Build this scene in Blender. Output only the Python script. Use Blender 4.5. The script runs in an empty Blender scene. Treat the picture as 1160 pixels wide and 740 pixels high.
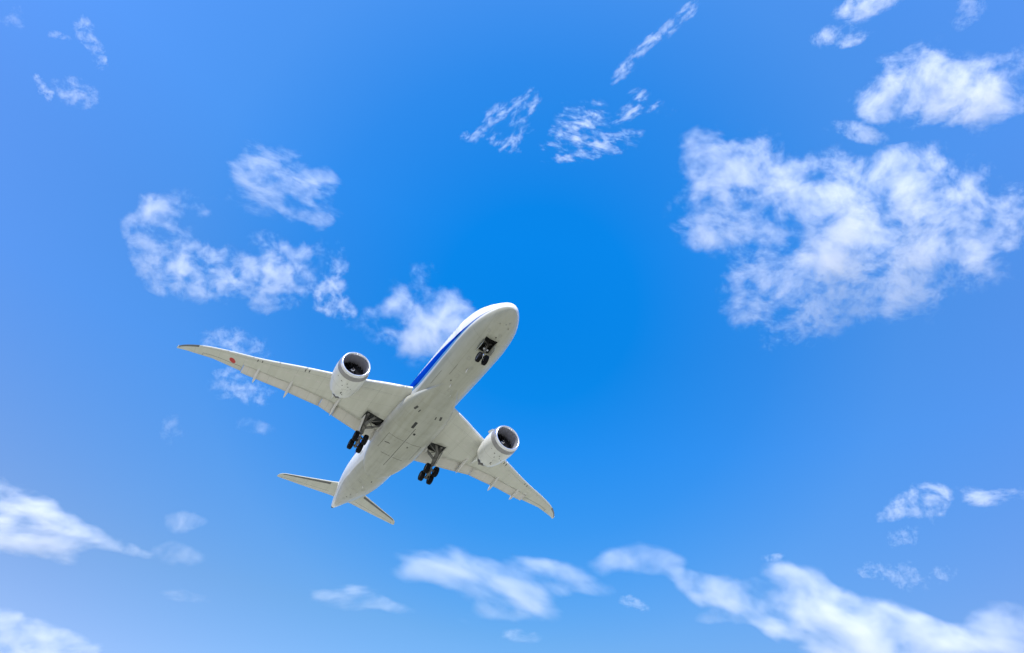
import bpy, bmesh, math, random
from mathutils import Vector, Matrix

random.seed(7)
SC = bpy.context.scene
COL = SC.collection
R = math.radians
PI = math.pi

# ------------------------------------------------------------------ camera
CAM_ROT = Matrix(((0.98711346, -0.16002192, 0.0),
                  (-0.10739161, -0.66245742, -0.74136172),
                  (0.11863413, 0.73180814, -0.67110565)))
CAM_POS = Vector((0, 0, 1.7))
FPX = 741.0                                    # focal length in pixels of a 1160 px wide frame
cd = bpy.data.cameras.new('camera')
cam = bpy.data.objects.new('camera', cd)
COL.objects.link(cam)
cd.sensor_width = 36
cd.lens = 36 * FPX / 1160
cd.clip_start, cd.clip_end = 0.1, 90000
# the matrix above holds right, up, back as columns
CR = Matrix((CAM_ROT[0][:], CAM_ROT[1][:], CAM_ROT[2][:]))
cam.matrix_world = Matrix.Translation(CAM_POS) @ CR.to_4x4()
SC.camera = cam

# ------------------------------------------------------------------ light
SUN_EL, SUN_AZ = 52.0, 194.0                   # azimuth clockwise from +Y (the view direction)
sdir = Vector((math.sin(R(SUN_AZ)) * math.cos(R(SUN_EL)), math.cos(R(SUN_AZ)) * math.cos(R(SUN_EL)), math.sin(R(SUN_EL))))
w = bpy.data.worlds.new('World')
SC.world = w
w.use_nodes = True
nt = w.node_tree
bg = nt.nodes['Background']
sky = nt.nodes.new('ShaderNodeTexSky')
sky.sky_type = 'NISHITA'
sky.sun_disc = False
sky.sun_elevation = R(SUN_EL)
sky.sun_rotation = R(SUN_AZ)
sky.air_density, sky.dust_density, sky.ozone_density = 1.0, 0.2, 3.0
bg.inputs['Strength'].default_value = 0.15
# deep clear air: strongest blue about 90 degrees from the sun, as through polarised skylight, paler away from it
tc = nt.nodes.new('ShaderNodeTexCoord')
DEEP = (CR @ Vector((30 / FPX, 25 / FPX, -1))).normalized()
def wn(t, **k):
    n = nt.nodes.new(t)
    for a, b in k.items(): setattr(n, a, b)
    return n
nrm = wn('ShaderNodeVectorMath', operation='NORMALIZE'); nt.links.new(tc.outputs['Generated'], nrm.inputs[0])
dot = wn('ShaderNodeVectorMath', operation='DOT_PRODUCT'); nt.links.new(nrm.outputs[0], dot.inputs[0]); dot.inputs[1].default_value = DEEP
acs = wn('ShaderNodeMath', operation='ARCCOSINE'); nt.links.new(dot.outputs['Value'], acs.inputs[0])
ramp = wn('ShaderNodeValToRGB'); 
dv = wn('ShaderNodeMath', operation='DIVIDE'); nt.links.new(acs.outputs[0], dv.inputs[0]); dv.inputs[1].default_value = R(60)
nt.links.new(dv.outputs[0], ramp.inputs[0])
SKY_TINT = [(0.0, (0.005, 0.56, 1.0)), (0.14, (0.012, 0.57, 1.0)), (0.33, (0.12, 0.61, 1.0)), (0.48, (0.28, 0.68, 1.0)), (0.7, (0.38, 0.68, 1.0)), (1.0, (0.5, 0.72, 1.0))]
SKY_LOW = [(0.0, (0.9, 0.45, 0.38)), (0.29, (0.95, 0.61, 0.50)), (0.53, (0.87, 0.82, 0.82)), (0.64, (0.92, 0.88, 0.88)), (0.76, (1, 1, 1))]
while len(ramp.color_ramp.elements) < len(SKY_TINT): ramp.color_ramp.elements.new(0.5)
for e, (p, c) in zip(ramp.color_ramp.elements, SKY_TINT):
    e.position = p; e.color = (*c, 1)
sxyz = wn('ShaderNodeSeparateXYZ'); nt.links.new(nrm.outputs[0], sxyz.inputs[0])
ramp2 = wn('ShaderNodeValToRGB'); nt.links.new(sxyz.outputs[2], ramp2.inputs[0])
while len(ramp2.color_ramp.elements) < len(SKY_LOW): ramp2.color_ramp.elements.new(0.5)
for e, (p, c) in zip(ramp2.color_ramp.elements, SKY_LOW):
    e.position = p; e.color = (*c, 1)
mul2 = wn('ShaderNodeVectorMath', operation='MULTIPLY')
nt.links.new(ramp.outputs[0], mul2.inputs[0]); nt.links.new(ramp2.outputs[0], mul2.inputs[1])
mul = wn('ShaderNodeVectorMath', operation='MULTIPLY')
nt.links.new(sky.outputs[0], mul.inputs[0]); nt.links.new(mul2.outputs[0], mul.inputs[1])
nt.links.new(mul.outputs[0], bg.inputs['Color'])

sl = bpy.data.lights.new('sun', 'SUN')
sl.energy, sl.angle, sl.color = 3.0, R(0.53), (1.0, 0.96, 0.9)
so = bpy.data.objects.new('sun', sl)
COL.objects.link(so)
so.rotation_euler = (-sdir).to_track_quat('-Z', 'Y').to_euler()

SC.view_settings.view_transform = 'Standard'
SC.view_settings.look = 'None'
SC.view_settings.exposure = 1.25
SC.view_settings.gamma = 1.0
SC.view_settings.use_curve_mapping = False
cy = SC.cycles
cy.use_denoising = True
cy.max_bounces = 8
cy.diffuse_bounces = 4
cy.volume_bounces = 3
cy.transparent_max_bounces = 24
cy.volume_step_rate = 0.8
cy.volume_max_steps = 128
cy.use_adaptive_sampling = True
cy.adaptive_threshold = 0.02

# ------------------------------------------------------------------ helpers
def rgb(r, g, b): return (r, g, b, 1.0)

def simple_mat(name, col, rough=0.5, metal=0.0, var=0.0, scale=2.0, spec=0.5, coat=0.0, stretch=(1, 1, 1)):
    m = bpy.data.materials.new(name)
    m.use_nodes = True
    t = m.node_tree
    b = t.nodes['Principled BSDF']
    b.inputs['Base Color'].default_value = rgb(*col)
    b.inputs['Roughness'].default_value = rough
    b.inputs['Metallic'].default_value = metal
    b.inputs['Specular IOR Level'].default_value = spec
    b.inputs['Coat Weight'].default_value = coat
    b.inputs['Coat Roughness'].default_value = 0.12
    if var:
        tcn = t.nodes.new('ShaderNodeTexCoord')
        mp = t.nodes.new('ShaderNodeMapping'); mp.inputs['Scale'].default_value = stretch
        nz = t.nodes.new('ShaderNodeTexNoise'); nz.inputs['Scale'].default_value = scale; nz.inputs['Detail'].default_value = 6
        nz.inputs['Roughness'].default_value = 0.6
        t.links.new(tcn.outputs['Object'], mp.inputs[0]); t.links.new(mp.outputs[0], nz.inputs['Vector'])
        rp = t.nodes.new('ShaderNodeValToRGB')
        rp.color_ramp.elements[0].position, rp.color_ramp.elements[1].position = 0.3, 0.7
        rp.color_ramp.elements[0].color = rgb(*[c * (1 - var) for c in col])
        rp.color_ramp.elements[1].color = rgb(*[min(1, c * (1 + var * 0.4)) for c in col])
        t.links.new(nz.outputs[0], rp.inputs[0]); t.links.new(rp.outputs[0], b.inputs['Base Color'])
        mr = t.nodes.new('ShaderNodeMapRange'); mr.inputs[3].default_value = max(0.05, rough - 0.1); mr.inputs[4].default_value = min(1, rough + 0.12)
        t.links.new(nz.outputs[0], mr.inputs[0]); t.links.new(mr.outputs[0], b.inputs['Roughness'])
    return m

def tag(o, label=None, cat=None, group=None, kind=None):
    if label: o['label'] = label
    if cat: o['category'] = cat
    if group: o['group'] = group
    if kind: o['kind'] = kind
    return o

def link(name, me, mats, parent=None, loc=None, smooth=True):
    o = bpy.data.objects.new(name, me)
    COL.objects.link(o)
    for m in (mats if isinstance(mats, (list, tuple)) else [mats]): me.materials.append(m)
    if parent: o.parent = parent
    if loc: o.location = loc
    if smooth:
        for p in me.polygons: p.use_smooth = True
    return o

def from_bm(bm, name, fix=True):
    if fix: bmesh.ops.recalc_face_normals(bm, faces=bm.faces)
    me = bpy.data.meshes.new(name)
    bm.to_mesh(me)
    bm.free()
    return me

def loft(bm, rings, cap0=True, cap1=True, mat=0):
    """rings: lists of points, all the same length, each a closed ring"""
    vs = [[bm.verts.new(p) for p in r] for r in rings]
    n = len(rings[0])
    for a, b in zip(vs, vs[1:]):
        for i in range(n):
            j = (i + 1) % n
            f = bm.faces.new((a[i], a[j], b[j], b[i])); f.material_index = mat
    if cap0: bm.faces.new(vs[0]).material_index = mat
    if cap1: bm.faces.new(vs[-1][::-1]).material_index = mat
    return vs

def tube(bm, a, b, r0, r1=None, n=12, mat=0):
    a, b = Vector(a), Vector(b)
    r1 = r0 if r1 is None else r1
    d = (b - a).normalized()
    u = d.orthogonal().normalized()
    v = d.cross(u)
    ring = lambda c, r: [c + (u * math.cos(t) + v * math.sin(t)) * r for t in (2 * PI * k / n for k in range(n))]
    loft(bm, [ring(a, r0), ring(b, r1)], mat=mat)

def box(bm, c, s, rot=None, mat=0):
    M = Matrix.Translation(Vector(c)) @ (rot.to_4x4() if rot else Matrix.Identity(4)) @ Matrix.Diagonal((*s, 1))
    r = bmesh.ops.create_cube(bm, size=1, matrix=M)
    for f in {f for v in r['verts'] for f in v.link_faces}: f.material_index = mat

def revolve(bm, prof, org, ax, n=48, closed=False, mat=0, cap=False):
    """prof: (distance along the axis, radius)"""
    org, ax = Vector(org), Vector(ax).normalized()
    u = Vector((0, 0, 1)); u = (u - u.dot(ax) * ax).normalized()
    v = ax.cross(u)
    vs = []
    for a, r in prof:
        vs.append([bm.verts.new(org + ax * a + (u * math.cos(t) + v * math.sin(t)) * max(r, 1e-4)) for t in (2 * PI * k / n for k in range(n))])
    pairs = list(zip(vs, vs[1:])) + ([(vs[-1], vs[0])] if closed else [])
    for a, b in pairs:
        for i in range(n):
            j = (i + 1) % n
            bm.faces.new((a[i], a[j], b[j], b[i])).material_index = mat
    if cap:
        bm.faces.new(vs[0]); bm.faces.new(vs[-1][::-1])
    return vs

def lerp(x, xs, ys):
    if x <= xs[0]: return ys[0]
    for i in range(len(xs) - 1):
        if x <= xs[i + 1]:
            t = (x - xs[i]) / (xs[i + 1] - xs[i])
            return ys[i] + (ys[i + 1] - ys[i]) * t
    return ys[-1]

def smooth_lerp(x, xs, ys):
    """monotone cubic through the points"""
    n = len(xs)
    d = [(ys[i + 1] - ys[i]) / (xs[i + 1] - xs[i]) for i in range(n - 1)]
    m = [d[0]] + [0 if d[i - 1] * d[i] <= 0 else 2 * d[i - 1] * d[i] / (d[i - 1] + d[i]) for i in range(1, n - 1)] + [d[-1]]
    if x <= xs[0]: return ys[0]
    if x >= xs[-1]: return ys[-1]
    for i in range(n - 1):
        if x <= xs[i + 1]:
            h = xs[i + 1] - xs[i]; t = (x - xs[i]) / h
            return ((2 * t**3 - 3 * t**2 + 1) * ys[i] + (t**3 - 2 * t**2 + t) * h * m[i] + (-2 * t**3 + 3 * t**2) * ys[i + 1] + (t**3 - t**2) * h * m[i + 1])

def cut(o, centre, size, rot=None):
    """cut a box out of a closed mesh; the walls of the hole take the second material"""
    bm = bmesh.new(); box(bm, centre, size, rot, mat=1)
    cm = from_bm(bm, 'cutter')
    c = bpy.data.objects.new('cutter', cm); COL.objects.link(c)
    for m in o.data.materials: cm.materials.append(m)
    c.parent = o.parent
    md = o.modifiers.new('cut', 'BOOLEAN'); md.object = c; md.operation = 'DIFFERENCE'; md.solver = 'EXACT'
    bpy.context.view_layer.update()
    dg = bpy.context.evaluated_depsgraph_get()
    me = bpy.data.meshes.new_from_object(o.evaluated_get(dg))
    o.modifiers.clear()
    old = o.data; o.data = me
    bpy.data.meshes.remove(old)
    bpy.data.objects.remove(c); bpy.data.meshes.remove(cm)

# ------------------------------------------------------------------ ground
gm = simple_mat('dry_grass_and_concrete', (0.335, 0.325, 0.245), 0.9, var=0.25, scale=0.02, spec=0.2)
bm = bmesh.new()
bmesh.ops.create_grid(bm, x_segments=40, y_segments=40, size=40000)
g = link('ground', from_bm(bm, 'ground'), gm, smooth=False)
tag(g, kind='structure')

# ================================================================== the airliner
# local axes: x runs aft from the nose, y to starboard, z up; origin at the nose on the fuselage centreline
PL_ROT = Matrix(((-0.41638479, -0.90882298, 0.02577765),
                 (0.90768092, -0.41389520, 0.06932615),
                 (-0.05233596, 0.05226423, 0.99726095)))
PL_POS = Vector((-0.12993833, 47.71600703, 48.53715739))

class Nodes:
    def __init__(s, name):
        s.m = bpy.data.materials.new(name); s.m.use_nodes = True
        s.t = s.m.node_tree; s.b = s.t.nodes['Principled BSDF']
    def n(s, ty, **k):
        x = s.t.nodes.new(ty)
        for a, b in k.items(): setattr(x, a, b)
        return x
    def put(s, sock, v):
        if isinstance(v, tuple) and sock.type == 'VECTOR': sock.default_value = v[:3]
        elif isinstance(v, (int, float, tuple)): sock.default_value = v
        else: s.t.links.new(v, sock)
    def math(s, op, a, b=0.0, c=None, clamp=False):
        x = s.n('ShaderNodeMath', operation=op, use_clamp=clamp)
        s.put(x.inputs[0], a); s.put(x.inputs[1], b)
        if c is not None: s.put(x.inputs[2], c)
        return x.outputs[0]
    def mix(s, f, a, b):
        x = s.n('ShaderNodeMix', data_type='RGBA')
        s.put(x.inputs[0], f); s.put(x.inputs[6], a); s.put(x.inputs[7], b)
        return x.outputs[2]
    def step(s, a, e, soft=0.02):
        """0 below e, 1 above"""
        x = s.n('ShaderNodeMapRange', interpolation_type='SMOOTHSTEP')
        s.put(x.inputs[0], s.math('SUBTRACT', a, e)); x.inputs[1].default_value = -soft; x.inputs[2].default_value = soft
        return x.outputs[0]
    def noise(s, vec, scale, detail=5, rough=0.6, stretch=None):
        if stretch:
            mp = s.n('ShaderNodeMapping'); mp.inputs['Scale'].default_value = stretch; s.t.links.new(vec, mp.inputs[0]); vec = mp.outputs[0]
        x = s.n('ShaderNodeTexNoise'); x.inputs['Scale'].default_value = scale; x.inputs['Detail'].default_value = detail; x.inputs['Roughness'].default_value = rough
        s.t.links.new(vec, x.inputs['Vector'])
        return x.outputs[0]

def paint_surface(N, col, obj, rough=0.3, grime=0.12, lines=None):
    """dirt streaks along the airflow, faint mottling and panel joints"""
    st = N.noise(obj, 1.0, 6, 0.65, (0.12, 1.6, 1.6))
    mo = N.noise(obj, 0.7, 4, 0.6)
    g1 = N.math('MULTIPLY', N.step(st, 0.52, 0.16), grime)
    g2 = N.math('MULTIPLY', N.step(mo, 0.5, 0.2), grime * 0.6)
    k = N.math('SUBTRACT', 1.0, N.math('ADD', g1, g2))
    if lines is not None: k = N.math('MULTIPLY', k, N.math('SUBTRACT', 1.0, lines))
    v = N.n('ShaderNodeVectorMath', operation='MULTIPLY')
    N.put(v.inputs[0], col)
    cmb = N.n('ShaderNodeCombineXYZ')
    N.put(cmb.inputs[0], k); N.put(cmb.inputs[1], k); N.put(cmb.inputs[2], N.math('MULTIPLY', k, N.math('SUBTRACT', 1.0, N.math('MULTIPLY', g1, 0.35))))
    N.t.links.new(cmb.outputs[0], v.inputs[1])
    N.t.links.new(v.outputs[0], N.b.inputs['Base Color'])
    N.put(N.b.inputs['Roughness'], N.math('ADD', rough, N.math('MULTIPLY', mo, 0.12)))
    N.b.inputs['Coat Weight'].default_value = 0.3
    N.b.inputs['Coat Roughness'].default_value = 0.1

def grid_line(N, a, pitch, width, off=0.0):
    """thin joint every `pitch` metres along a"""
    f = N.math('FRACT', N.math('DIVIDE', N.math('ADD', a, 1000 * pitch + off), pitch))
    d = N.math('ABSOLUTE', N.math('SUBTRACT', f, 0.5))
    return N.math('GREATER_THAN', d, 0.5 - width / pitch)

WHITE = (0.80, 0.80, 0.80, 1)
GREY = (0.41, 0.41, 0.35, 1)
DARK_BLUE = (0.001, 0.045, 0.42, 1)
LIGHT_BLUE = (0.10, 0.32, 0.62, 1)

def fuselage_mat():
    N = Nodes('fuselage_paint')
    tcn = N.n('ShaderNodeTexCoord'); obj = tcn.outputs['Object']
    sp = N.n('ShaderNodeSeparateXYZ'); N.t.links.new(obj, sp.inputs[0])
    x, y, z = sp.outputs
    # lower edge of the blue: low along the front, sweeping up to the fin
    lo = N.n('ShaderNodeFloatCurve'); hi = N.n('ShaderNodeFloatCurve')
    def curve(node, pts):
        c = node.mapping.curves[0]
        pts = [(px / 60, (pz + 5) / 10) for px, pz in pts]
        while len(c.points) < len(pts): c.points.new(0.5, 0.5)
        for p, q in zip(c.points, pts): p.location = q; p.handle_type = 'VECTOR'
        node.mapping.update()
        N.put(node.inputs['Value'], N.math('DIVIDE', x, 60.0))
        return N.math('SUBTRACT', N.math('MULTIPLY', node.outputs[0], 10.0), 5.0)
    zl = curve(lo, [(0, -0.95), (1, -1.06), (2.2, -1.12), (6, -1.15), (17, -1.08), (22, -0.5), (26, 0.3), (30, 1.2), (36, 2.2), (44, 2.95), (48, 3.4), (60, 5.0)])
    zh = curve(hi, [(0, -0.91), (1, -1.02), (2.2, -1.08), (5, -1.03), (8, -0.78), (10, -0.5), (11.4, -0.25), (14, 0.05), (18, 0.5), (22, 1.4), (28, 2.6), (36, 3.4), (60, 4.9)])
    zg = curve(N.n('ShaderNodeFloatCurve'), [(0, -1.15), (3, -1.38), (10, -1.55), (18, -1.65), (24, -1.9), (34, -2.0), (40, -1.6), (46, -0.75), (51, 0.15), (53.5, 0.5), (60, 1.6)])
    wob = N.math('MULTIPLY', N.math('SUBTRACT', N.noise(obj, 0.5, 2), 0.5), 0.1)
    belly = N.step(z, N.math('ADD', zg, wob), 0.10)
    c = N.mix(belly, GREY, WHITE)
    lb = N.math('MULTIPLY', N.step(z, N.math('SUBTRACT', zl, N.math('MINIMUM', N.math('MULTIPLY', N.math('SUBTRACT', x, 2.2), 0.035), 0.26)), 0.015), N.math('GREATER_THAN', x, 2.2))
    c = N.mix(lb, c, LIGHT_BLUE)
    db = N.step(z, zl, 0.015)
    db = N.math('MULTIPLY', db, N.math('GREATER_THAN', x, 0.3))
    c = N.mix(db, c, DARK_BLUE)
    c = N.mix(N.math('MULTIPLY', N.step(z, zh, 0.015), N.step(z, zl, 0.015)), c, WHITE)
    # cabin windows: a pattern of dark rounded openings along both sides
    inrow = N.math('MULTIPLY', N.math('LESS_THAN', N.math('ABSOLUTE', N.math('SUBTRACT', z, 0.55)), 0.23), N.math('MULTIPLY', N.math('GREATER_THAN', x, 7.5), N.math('LESS_THAN', x, 45.0)))
    fx = N.math('ABSOLUTE', N.math('SUBTRACT', N.math('FRACT', N.math('DIVIDE', x, 0.61)), 0.5))
    win = N.math('MULTIPLY', inrow, N.math('LESS_THAN', fx, 0.22))
    c = N.mix(win, c, (0.015, 0.02, 0.03, 1))
    lines = N.math('MULTIPLY', grid_line(N, x, 5.6, 0.012, 1.1), 0.35)
    seam = N.math('MULTIPLY', N.math('LESS_THAN', N.math('ABSOLUTE', N.math('SUBTRACT', N.math('ABSOLUTE', y), 1.15)), 0.010), N.math('MULTIPLY', N.math('LESS_THAN', z, 0.0), 0.25))
    paint_surface(N, c, obj, 0.28, 0.10, N.math('MAXIMUM', lines, seam))
    only_blue = N.math('MULTIPLY', db, N.math('SUBTRACT', 1.0, N.step(z, zh, 0.015)))
    N.put(N.b.inputs['Specular IOR Level'], N.math('MULTIPLY', N.math('SUBTRACT', 1.0, only_blue), 0.35))
    N.put(N.b.inputs['Coat Weight'], N.math('MULTIPLY', N.math('SUBTRACT', 1.0, only_blue), 0.15))
    return N.m

def skin_mat(name, col, px=None, py=None, rough=0.32, grime=0.07, lw=0.012, strength=0.35):
    N = Nodes(name)
    tcn = N.n('ShaderNodeTexCoord'); obj = tcn.outputs['Object']
    sp = N.n('ShaderNodeSeparateXYZ'); N.t.links.new(obj, sp.inputs[0])
    x, y, z = sp.outputs
    ln = None
    if py:
        ln = N.math('MULTIPLY', grid_line(N, y, py, lw, 0.4), strength)
    if px:
        # joints that follow the sweep of the wing
        a = N.math('SUBTRACT', x, N.math('MULTIPLY', N.math('ABSOLUTE', y), 0.55))
        l2 = N.math('MULTIPLY', grid_line(N, a, px, lw, 0.2), strength)
        ln = l2 if ln is None else N.math('MAXIMUM', ln, l2)
    paint_surface(N, (*col, 1), obj, rough, grime, ln)
    return N.m

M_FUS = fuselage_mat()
M_BAY = simple_mat('bay_primer', (0.02, 0.022, 0.02), 0.7, var=0.4, scale=6)
M_WING = skin_mat('wing_paint', (0.56, 0.555, 0.48), 2.35, 3.1)
M_FLAP = skin_mat('flap_paint', (0.60, 0.575, 0.52), None, 2.6)
M_FAIR = skin_mat('fairing_paint', (0.66, 0.64, 0.61))
def belly_mat():
    N = Nodes('belly_fairing_paint')
    tcn = N.n('ShaderNodeTexCoord'); obj = tcn.outputs['Object']
    sp = N.n('ShaderNodeSeparateXYZ'); N.t.links.new(obj, sp.inputs[0])
    x, y, z = sp.outputs
    wob = N.math('MULTIPLY', N.math('SUBTRACT', N.noise(obj, 0.4, 2), 0.5), 0.3)
    side = N.math('MULTIPLY', N.step(z, N.math('ADD', -2.45, wob), 0.32), N.step(x, 20.0, 2.0))
    paint_surface(N, N.mix(side, GREY, (0.64, 0.64, 0.64, 1)), obj, 0.3, 0.16, N.math('MULTIPLY', grid_line(N, x, 2.9, 0.012), 0.3))
    return N.m
M_BELLY = belly_mat()
M_WHITE = skin_mat('white_paint', (0.80, 0.80, 0.80), None, None, 0.3, 0.08)
M_SLAT = simple_mat('slat_paint', (0.72, 0.72, 0.70), 0.3, var=0.08, scale=1.5)
M_EDGE = simple_mat('dark_leading_edge', (0.13, 0.13, 0.125), 0.35, 0.3, var=0.2, scale=3)  # dark grey for the tailplane strips and wingtip caps
M_LIP = simple_mat('polished_lip', (0.78, 0.78, 0.80), 0.28, 0.85, var=0.06, scale=2)
M_RING = simple_mat('inlet_ring_grey', (0.30, 0.29, 0.29), 0.4, 0.2, var=0.15, scale=2)
M_DUCT = simple_mat('inlet_duct_liner', (0.27, 0.27, 0.31), 0.5, 0.1, var=0.1, scale=4)
M_COWL = skin_mat('cowl_paint', (0.70, 0.70, 0.67), None, None, 0.3, 0.12)
M_FAN = simple_mat('fan_blade', (0.016, 0.016, 0.02), 0.4, 0.3)
M_DARK = simple_mat('dark_metal', (0.05, 0.048, 0.045), 0.5, 0.7, var=0.3, scale=5)
M_HOT = simple_mat('exhaust_metal', (0.10, 0.088, 0.075), 0.45, 0.8, var=0.3, scale=3)
M_STRUT = simple_mat('strut_paint', (0.19, 0.185, 0.17), 0.45, 0.2, var=0.35, scale=7)
M_CHROME = simple_mat('oleo_chrome', (0.75, 0.75, 0.76), 0.15, 1.0)
M_TYRE = simple_mat('tyre_rubber', (0.004, 0.004, 0.0055), 0.7, spec=0.15, var=0.3, scale=9)
M_RIM = simple_mat('wheel_rim', (0.09, 0.09, 0.095), 0.4, 0.5, var=0.3, scale=9)
M_RED = simple_mat('red_paint', (0.52, 0.022, 0.02), 0.4, var=0.15, scale=5)
M_GLASS = simple_mat('dark_glass', (0.01, 0.012, 0.016), 0.06, 0.0, spec=0.8)
M_SEAM = simple_mat('seam_sealant', (0.06, 0.06, 0.055), 0.8)
M_MARK = simple_mat('stencil_black', (0.03, 0.03, 0.03), 0.7)
M_LIGHT = simple_mat('lens_clear', (0.7, 0.72, 0.75), 0.05, 0.2)
M_BLUE = simple_mat('fin_blue', DARK_BLUE[:3], 0.28, var=0.05)

jet = bpy.data.objects.new('airliner', None)
COL.objects.link(jet)
jet.matrix_world = Matrix.Translation(PL_POS) @ PL_ROT.to_4x4()
tag(jet, 'white and grey twin-engine airliner with blue side stripe, flying overhead with wheels down', 'airplane')

# ---------------------------------------------------------------- fuselage
FX = [0.0, 0.12, 0.4, 1.0, 2.0, 3.0, 4.2, 5.5, 7.0, 9.0, 10.8, 36.0, 38.5, 41.0, 44.0, 47.0, 50.0, 53.0, 55.0, 55.75]
FT = [-.86, -.52, -.22, .18, .78, 1.38, 1.98, 2.45, 2.76, 2.94, 2.98, 2.98, 2.98, 2.97, 2.92, 2.80, 2.60, 2.28, 1.98, 1.82]
FB = [-.96, -1.30, -1.56, -1.92, -2.30, -2.56, -2.74, -2.86, -2.94, -2.98, -2.98, -2.98, -2.90, -2.62, -2.08, -1.36, -.52, .32, .86, 1.08]
FW = [.05, .42, .78, 1.24, 1.76, 2.14, 2.44, 2.64, 2.78, 2.86, 2.885, 2.885, 2.86, 2.77, 2.50, 2.06, 1.52, .96, .56, .38]
FM = [-.91, -.91, -.90, -.88, -.78, -.62, -.42, -.24, -.1, 0, 0, 0, .02, .1, .3, .6, .95, 1.25, 1.4, 1.45]
def fus(x): return [smooth_lerp(x, FX, q) for q in (FT, FB, FW, FM)]
NA = 72
def fus_ring(x, n=NA, grow=0.0):
    t, b, w_, m = fus(x)
    out = []
    for k in range(n):
        a = 2 * PI * k / n
        c, s = math.cos(a), math.sin(a)
        h = (t - m) if s > 0 else (m - b)
        out.append(Vector((x, (w_ + grow) * c, m + (h + grow) * s)))
    return out
xs = [0.0, .03, .08, .16, .28, .45, .7, 1.0, 1.4, 1.9, 2.5, 3.2, 4.0, 5.0, 6.2, 7.5, 9.0, 10.8] + [10.8 + 1.8 * k for k in range(1, 15)] + [37.2, 38.5, 40, 41.5, 43, 44.5, 46, 47.5, 49, 50.5, 52, 53.3, 54.4, 55.2, 55.6, 55.75]
bm = bmesh.new()
loft(bm, [fus_ring(x) for x in xs])
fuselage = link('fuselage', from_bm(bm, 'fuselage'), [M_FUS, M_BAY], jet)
cut(fuselage, (4.85, 0, -2.75), (1.95, 1.34, 1.7))
for p in fuselage.data.polygons: p.use_smooth = p.material_index == 0

def fus_z(x, y):
    t, b, w_, m = fus(x)
    return m - (m - b) * math.sqrt(max(0, 1 - (y / w_)**2))

# tail cone outlet
bm = bmesh.new()
revolve(bm, [(-.15, .37), (.25, .31), (.62, .24), (.60, .20), (.2, .2), (.2, 0)], (55.7, 0, 1.45), (1, 0, .03), 24)
link('exhaust_outlet', from_bm(bm, 'exhaust_outlet'), M_DARK, jet)

# flight deck windows: six panes wrapped on the nose
def patch(x0, x1, a0, a1, grow, nx=8, na=8, skew=0.0):
    """a slightly thick panel lying on the fuselage between two stations and two angles (degrees from starboard, towards the top)"""
    bm = bmesh.new()
    def pt(i, j, g):
        x = x0 + (x1 - x0) * i / nx
        a = R(a0 + (a1 - a0) * j / na)
        x += skew * (j / na)
        t, b, w_, m = fus(x)
        h = (t - m) if math.sin(a) > 0 else (m - b)
        return Vector((x, (w_ + g) * math.cos(a), m + (h + g) * math.sin(a)))
    top = [[bm.verts.new(pt(i, j, grow)) for j in range(na + 1)] for i in range(nx + 1)]
    bot = [[bm.verts.new(pt(i, j, -.03)) for j in range(na + 1)] for i in range(nx + 1)]
    for i in range(nx):
        for j in range(na):
            bm.faces.new((top[i][j], top[i + 1][j], top[i + 1][j + 1], top[i][j + 1]))
            bm.faces.new((bot[i][j], bot[i][j + 1], bot[i + 1][j + 1], bot[i + 1][j]))
    for i in range(nx):
        for j in (0, na):
            bm.faces.new((top[i][j], bot[i][j], bot[i + 1][j], top[i + 1][j]))
    for j in range(na):
        for i in (0, nx):
            bm.faces.new((top[i][j], top[i][j + 1], bot[i][j + 1], bot[i][j]))
    return from_bm(bm, 'panel')
for s in (1, -1):
    for (x0, x1, a0, a1, sk) in ((2.0, 2.75, 48, 86, .35), (2.6, 3.7, 30, 46, .1)):
        if s < 0: a0, a1 = 180 - a0, 180 - a1
        link('cockpit_window', patch(x0, x1, a0, a1, .006, skew=sk), M_GLASS, fuselage)
    # passenger doors: framed panels standing a few millimetres proud
    for x in (6.6, 17.2, 34.6, 47.0):
        a0, a1 = (-22, 26) if s > 0 else (202, 154)
        d = link('door', patch(x, x + 1.05, a0, a1, .008), M_FUS, fuselage)

# ---------------------------------------------------------------- belly fairing
BX = [13.0, 15.2, 17.6, 20.0, 22.5, 25.0, 28.0, 30.0, 32.0, 33.8, 35.4, 36.6]
BW = [.9, 1.75, 2.52, 2.98, 3.16, 3.22, 3.22, 3.14, 2.86, 2.42, 1.75, 0.9]
BB = [-2.93, -3.02, -3.14, -3.26, -3.36, -3.40, -3.40, -3.37, -3.30, -3.19, -3.05, -2.93]
BT = [-2.6, -2.3, -1.7, -1.0, -.8, -.8, -.8, -.9, -1.2, -1.7, -2.2, -2.5]
def fair_ring(x, n=40):
    w_, b, t = (smooth_lerp(x, BX, q) for q in (BW, BB, BT))
    m = t - .35 * (t - b)
    out = []
    for k in range(n):
        a = 2 * PI * k / n
        c, s = math.cos(a), math.sin(a)
        e = 2 / 2.7
        cx = math.copysign(abs(c)**e, c); sz = math.copysign(abs(s)**e, s)
        out.append(Vector((x, w_ * cx, m + (t - m if s > 0 else m - b) * sz)))
    return out
bm = bmesh.new()
loft(bm, [fair_ring(13.0 + .472 * k) for k in range(51)])
fairing = link('belly_fairing', from_bm(bm, 'belly_fairing'), [M_BELLY, M_BAY], jet)
def fair_z(x, y):
    w_, b, t = (smooth_lerp(x, BX, q) for q in (BW, BB, BT))
    m = t - .35 * (t - b)
    c = min(1, abs(y) / w_)
    return m - (m - b) * max(0, 1 - c**2.7)**(1 / 2.7)

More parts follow.
